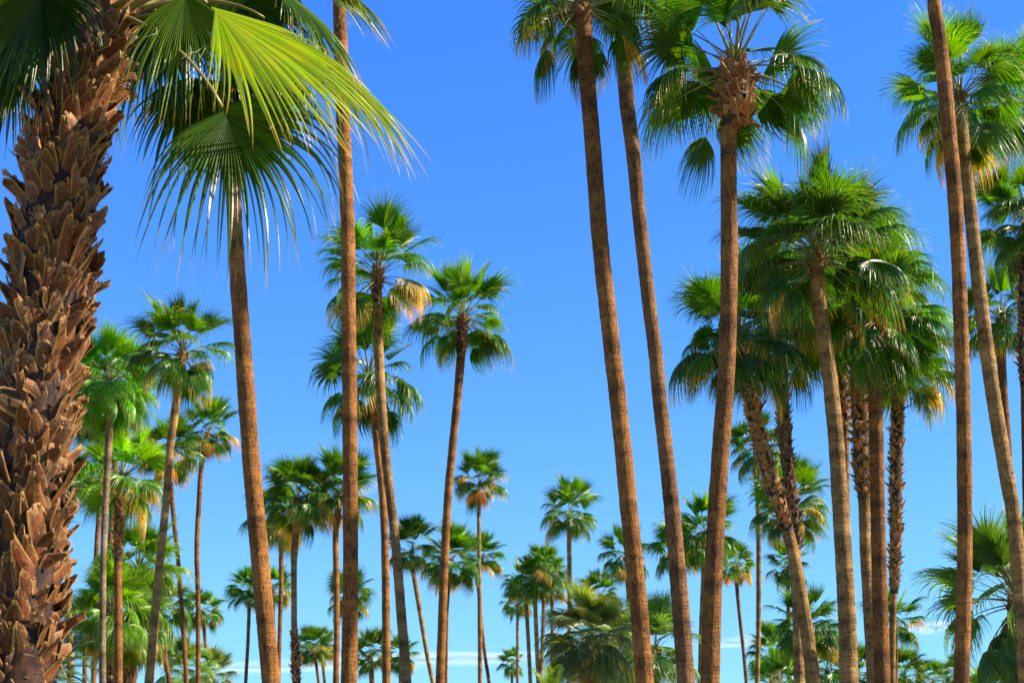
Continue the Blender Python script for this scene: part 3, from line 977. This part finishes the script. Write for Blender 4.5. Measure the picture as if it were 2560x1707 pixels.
P('large drooping crown at bottom right corner', 2552, 1510, 205, real=2.1, hi=True, n=40, thmax=150, yellow=.05, green=(.06, .13, .03),
  trunk=[(2556, 1620, 60), (2556, 1707, 62)], boots=(1520, 1707, 1.3))
P('yellow-green low crown at the bottom below the large drooping one', 2475, 1745, 70, real=1.8, yellow=.3, green=LIGHT_GREEN, n=26, thmax=100)

# date palms with feather fronds
FE = [build_feather(k, R(a), 2.0) for k, a in enumerate((18, 32, 46, 60, 74, 90))]
def date_palm(label, cx, cy, D, sc_, n, green, seed):
    rng = random.Random(seed)
    c = at_depth(cx, cy, D)
    base = Vector((c.x, c.y, 0))
    palm = bpy.data.objects.new('date_palm', None)
    COL.objects.link(palm)
    palm.location = base
    palm['label'], palm['category'], palm['group'] = label, 'palm tree', 'date palms with feather fronds'
    ax = Axis([(c.x, c.y, c.z, .22), (c.x, c.y, c.z * .5, .2), (c.x, c.y, 0, .26)])
    obj('trunk', trunk_mesh(ax, base, seed, .1, 14, .06, c.z), palm, None, (*BROWN, .6))
    add_boots(palm, base, ax, c.z, max(.3, c.z - 2.2), .2, .13, rng, False, (.24, .14, .07), 120)
    az = rng.uniform(0, 6)
    for i in range(n):
        me, pm = FE[min(5, int(6 * (i + .5) / n))]
        mt = (Matrix.Translation(c - base) @ Matrix.Rotation(az + i * 2.39996, 4, 'Z') @ Matrix.Rotation(rng.gauss(0, .1), 4, 'Y')
              @ Matrix.Rotation(rng.gauss(0, .2), 4, 'X') @ Matrix.Scale(sc_ * rng.uniform(.9, 1.1), 4))
        k = rng.uniform(.8, 1.2)
        fo = obj('frond', me, palm, mt, (green[0] * k, green[1] * k, green[2] * k, .03))
        obj('midrib', pm, fo, None, (.2, .2, .06, 1))
date_palm('feathery date palm fronds arching up at the bottom edge, centre', 1380, 1782, 60, 1.05, 30, (.10, .17, .03), 71)
date_palm('feathery bluish date palm low beside the thick booted trunk', 120, 1690, 48, .9, 30, (.06, .11, .06), 72)
# ------------------------------------------------------------------ the near palm at the left edge
D0 = 10.9
hero, hbase, hax, hc = P('thick palm trunk armoured with brown cut leaf stalks at the left edge', 258, 45, 560, depth=D0, crownless=True, bark=(.10, .05, .025), grey=.1,
    trunk=[(245, 120, 105), (215, 200, 130), (180, 290, 160), (150, 500, 170), (110, 800, 172), (80, 1100, 172), (50, 1600, 175), (44, 1707, 175)], fine=True)
hr = random.Random(77)
for ch in hero.children:
    if ch.name.startswith('trunk'):
        ch.data.materials[0] = M_BOOT
        ch.color = (.03, .010, .003, 1)  # near-black core colour paints the shade in gaps between stalks
add_boots(hero, hbase, hax, hc.z + 0.02, at_y(50, 1740, hc.y).z, 0.265, 0.072, hr, True, (0.165, 0.056, 0.014), 300, .4, -0.1)

# frayed brown fibre between the stalks: curled strips nobody could count
B = Buf()
zlo = at_y(50, 1740, hc.y).z
for i in range(900):
    z = hr.uniform(zlo, hc.z)
    c, r = hax.at(z)
    az = hr.uniform(0, 2 * PI)
    out = Vector((math.cos(az), math.sin(az), 0))
    p = c + out * r * hr.uniform(1.0, 1.32) - hbase
    d = (out * hr.uniform(0, 1) + Vector((hr.uniform(-1, 1), hr.uniform(-1, 1), hr.uniform(-1, .8)))).normalized()
    ln = hr.uniform(.04, .16)
    lat = d.orthogonal().normalized() * hr.uniform(.0012, .007)
    k0 = len(B.v)
    for j in range(5):
        t_ = 1 - j / 5
        B.v += [p - lat * t_, p + lat * t_]
        B.a += [j / 4, j / 4]
        B.s += [.5, .5]
        d = (d + Vector((hr.uniform(-.7, .7), hr.uniform(-.7, .7), hr.uniform(-.8, .3)))).normalized()
        p = p + d * ln / 4
    for j in range(4):
        a = k0 + 2 * j
        B.f.append((a, a + 1, a + 3, a + 2))
fb = obj('fibre', mesh_of('fibre', B.v, B.f, [M_BOOT], None, {'along': B.a, 'seg': B.s}, smooth=False), hero, None, (.30, .16, .06, 1))
fb['kind'] = 'stuff'

def hero_frond(seed, hast, tip, L, half, split, droop, bend, face, col, age, off=0.0, start=None, nseg=46, cup=.05, arch=.35):
    """hast/tip = (photo x, photo y, metres nearer(-)/farther(+) than the trunk); face = rough direction the upper side looks to."""
    rng = random.Random(seed)
    h = at_y(hast[0], hast[1], hc.y + hast[2])
    tp = at_y(tip[0], tip[1], hc.y + tip[2])
    t = (tp - h).normalized()
    fv = Vector(face)
    fv = (fv - t * fv.dot(t)).normalized()
    s = fv.cross(t).normalized()          # t x s = face
    st = hc + Vector(((h - hc).x, (h - hc).y, 0)).normalized() * .10 if start is None else Vector(start)
    ctl = st.lerp(h, .55) + Vector((0, 0, arch))
    ctl2 = h - t * (h - st).length * .22
    pts = []
    for i in range(11):
        x = i / 10
        pts.append(st * (1 - x) ** 3 + ctl.lerp(st, .5) * 3 * x * (1 - x) ** 2 + ctl2.lerp(ctl, .35) * 3 * x * x * (1 - x) + h * x ** 3)
    pv, pf = tube([q - hbase for q in pts], [.034 - .019 * i / 10 for i in range(11)], .6, 8)
    Bf = Buf()
    fan_blade(Bf, rng, h - hbase, t, s, L, nseg, 16, R(half), split, droop, bend, cup, 1.6, R(off), .9, True)
    fo = obj('frond', mesh_of('frond', Bf.v, Bf.f, [M_LEAF, M_THREAD], Bf.m, {'along': Bf.a, 'seg': Bf.s}, smooth=False), hero, None, (*col, age))
    obj('petiole', mesh_of('petiole', pv, pf, [M_PET]), fo, None, (.16, .16, .02, 1))

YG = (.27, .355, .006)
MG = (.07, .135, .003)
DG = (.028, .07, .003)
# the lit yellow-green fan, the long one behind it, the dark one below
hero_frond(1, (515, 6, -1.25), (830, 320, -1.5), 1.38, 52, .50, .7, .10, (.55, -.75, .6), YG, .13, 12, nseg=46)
hero_frond(2, (660, 45, .1), (1000, 310, .1), 1.6, 46, .46, .95, .14, (.55, -.45, .8), (.20, .29, .005), .12, -4, nseg=40)
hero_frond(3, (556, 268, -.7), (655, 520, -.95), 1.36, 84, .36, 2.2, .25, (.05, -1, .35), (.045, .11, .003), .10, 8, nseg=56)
hero_frond(4, (770, -60, .9), (930, 20, .9), .85, 70, .45, .8, .2, (.3, -.2, 1), MG, .10)
hero_frond(5, (462, -35, -.4), (465, 200, -.5), 1.1, 55, .42, 2.2, .4, (.1, -.8, .6), MG, .10)
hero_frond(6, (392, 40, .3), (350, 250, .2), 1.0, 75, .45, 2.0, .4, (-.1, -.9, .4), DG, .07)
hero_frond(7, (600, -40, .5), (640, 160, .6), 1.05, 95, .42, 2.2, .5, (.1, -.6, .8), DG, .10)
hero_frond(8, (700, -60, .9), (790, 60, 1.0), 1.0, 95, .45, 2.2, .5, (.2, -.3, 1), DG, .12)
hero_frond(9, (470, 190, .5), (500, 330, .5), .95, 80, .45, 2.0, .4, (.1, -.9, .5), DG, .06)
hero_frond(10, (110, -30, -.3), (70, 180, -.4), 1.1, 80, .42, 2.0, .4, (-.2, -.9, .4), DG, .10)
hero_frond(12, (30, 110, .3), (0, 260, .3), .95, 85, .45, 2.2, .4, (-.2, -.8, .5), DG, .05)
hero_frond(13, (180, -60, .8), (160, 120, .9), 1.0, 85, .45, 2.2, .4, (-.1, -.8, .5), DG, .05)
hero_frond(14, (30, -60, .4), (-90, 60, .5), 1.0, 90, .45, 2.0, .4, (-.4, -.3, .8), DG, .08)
hero_frond(15, (300, -70, 1.0), (330, 100, 1.2), 1.05, 90, .45, 2.2, .4, (.1, -.7, .6), DG, .08)

hero_frond(17, (640, 120, .6), (700, 260, .7), .95, 80, .45, 2.0, .4, (.2, -.8, .5), DG, .08)
hero_frond(18, (680, -40, -.2), (860, 110, -.1), .95, 60, .45, 1.2, .3, (.4, -.4, .8), MG, .10)
hero_frond(19, (560, 60, .3), (720, 190, .4), .95, 70, .45, 1.6, .3, (.3, -.7, .6), DG, .08)
# the rest of the crown, above the frame
kr = random.Random(5)
for i in range(16):
    az = i * 2.39996
    th = R(14 + 50 * i / 16)
    if math.cos(az) > .25 and th > R(25):
        continue
    rr = 1.0 + .1 * kr.random()
    h = hc + Vector((math.sin(th) * math.cos(az) * rr, math.sin(th) * math.sin(az) * rr, math.cos(th) * rr + .15))
    ci = 2 if i < 5 else (3 if i < 11 else 4)
    me, pm = frond_data(ci, kr.randrange(NV), True)
    mt = Matrix.Translation(hc - hbase + Vector((math.cos(az) * .08, math.sin(az) * .08, .12))) @ Matrix.Rotation(az, 4, 'Z') @ Matrix.Rotation(kr.gauss(0, .1), 4, 'Y') @ Matrix.Scale(1.2, 4)
    k = kr.uniform(.8, 1.2)
    fo = obj('frond', me, hero, mt, (MG[0] * k, MG[1] * k, MG[2] * k, .06))
    obj('petiole', pm, fo, None, (.16, .16, .02, 1))
# ------------------------------------------------------------------ thin cloud streaks low over the horizon
def cloud(label, x0, x1, y0, y1, thick, D, seed):
    a, b = at_depth(x0, y0, D), at_depth(x1, y1, D)
    c = (a + b) / 2
    ln = (b - a).length / 2
    th = thick * D / FPX / 2
    rng = random.Random(seed)
    v, f = [], []
    nu, nv_ = 40, 14
    for i in range(nu + 1):
        u = i / nu * 2 - 1
        e = max(0.02, (1 - u * u)) ** .5
        wob = noise.noise(Vector((u * 2.3, seed, 0))) * .3
        for k in range(nv_):
            q = 2 * PI * k / nv_
            rr = e * (1 + .2 * noise.noise(Vector((u * 4, math.cos(q) + seed, math.sin(q)))))
            v.append((u * ln, math.cos(q) * th * 2.5 * rr, math.sin(q) * th * rr + wob * th))
    for i in range(nu):
        for k in range(nv_):
            p, q = i * nv_ + k, i * nv_ + (k + 1) % nv_
            f.append((p, q, q + nv_, p + nv_))
    o = obj('cloud', mesh_of('cloud', v, f, [M_CLOUD]))
    o.location = c
    o.rotation_euler = (0, -math.atan2((b - a).z, (b - a).x), 0)
    o['label'], o['category'], o['group'] = label, 'cloud', 'thin cloud streaks above the horizon'
    o.visible_shadow = True
cloud('long thin white cloud streak low behind the palms left of centre', 480, 1420, 1672, 1635, 44, 9000, 1)
cloud('short thin white cloud streak right of the shaggy-headed palm trunk', 1770, 2010, 1612, 1588, 34, 9000, 2)
cloud('short white cloud wisp left of the tall straight trunk', 2260, 2400, 1572, 1562, 36, 9000, 3)
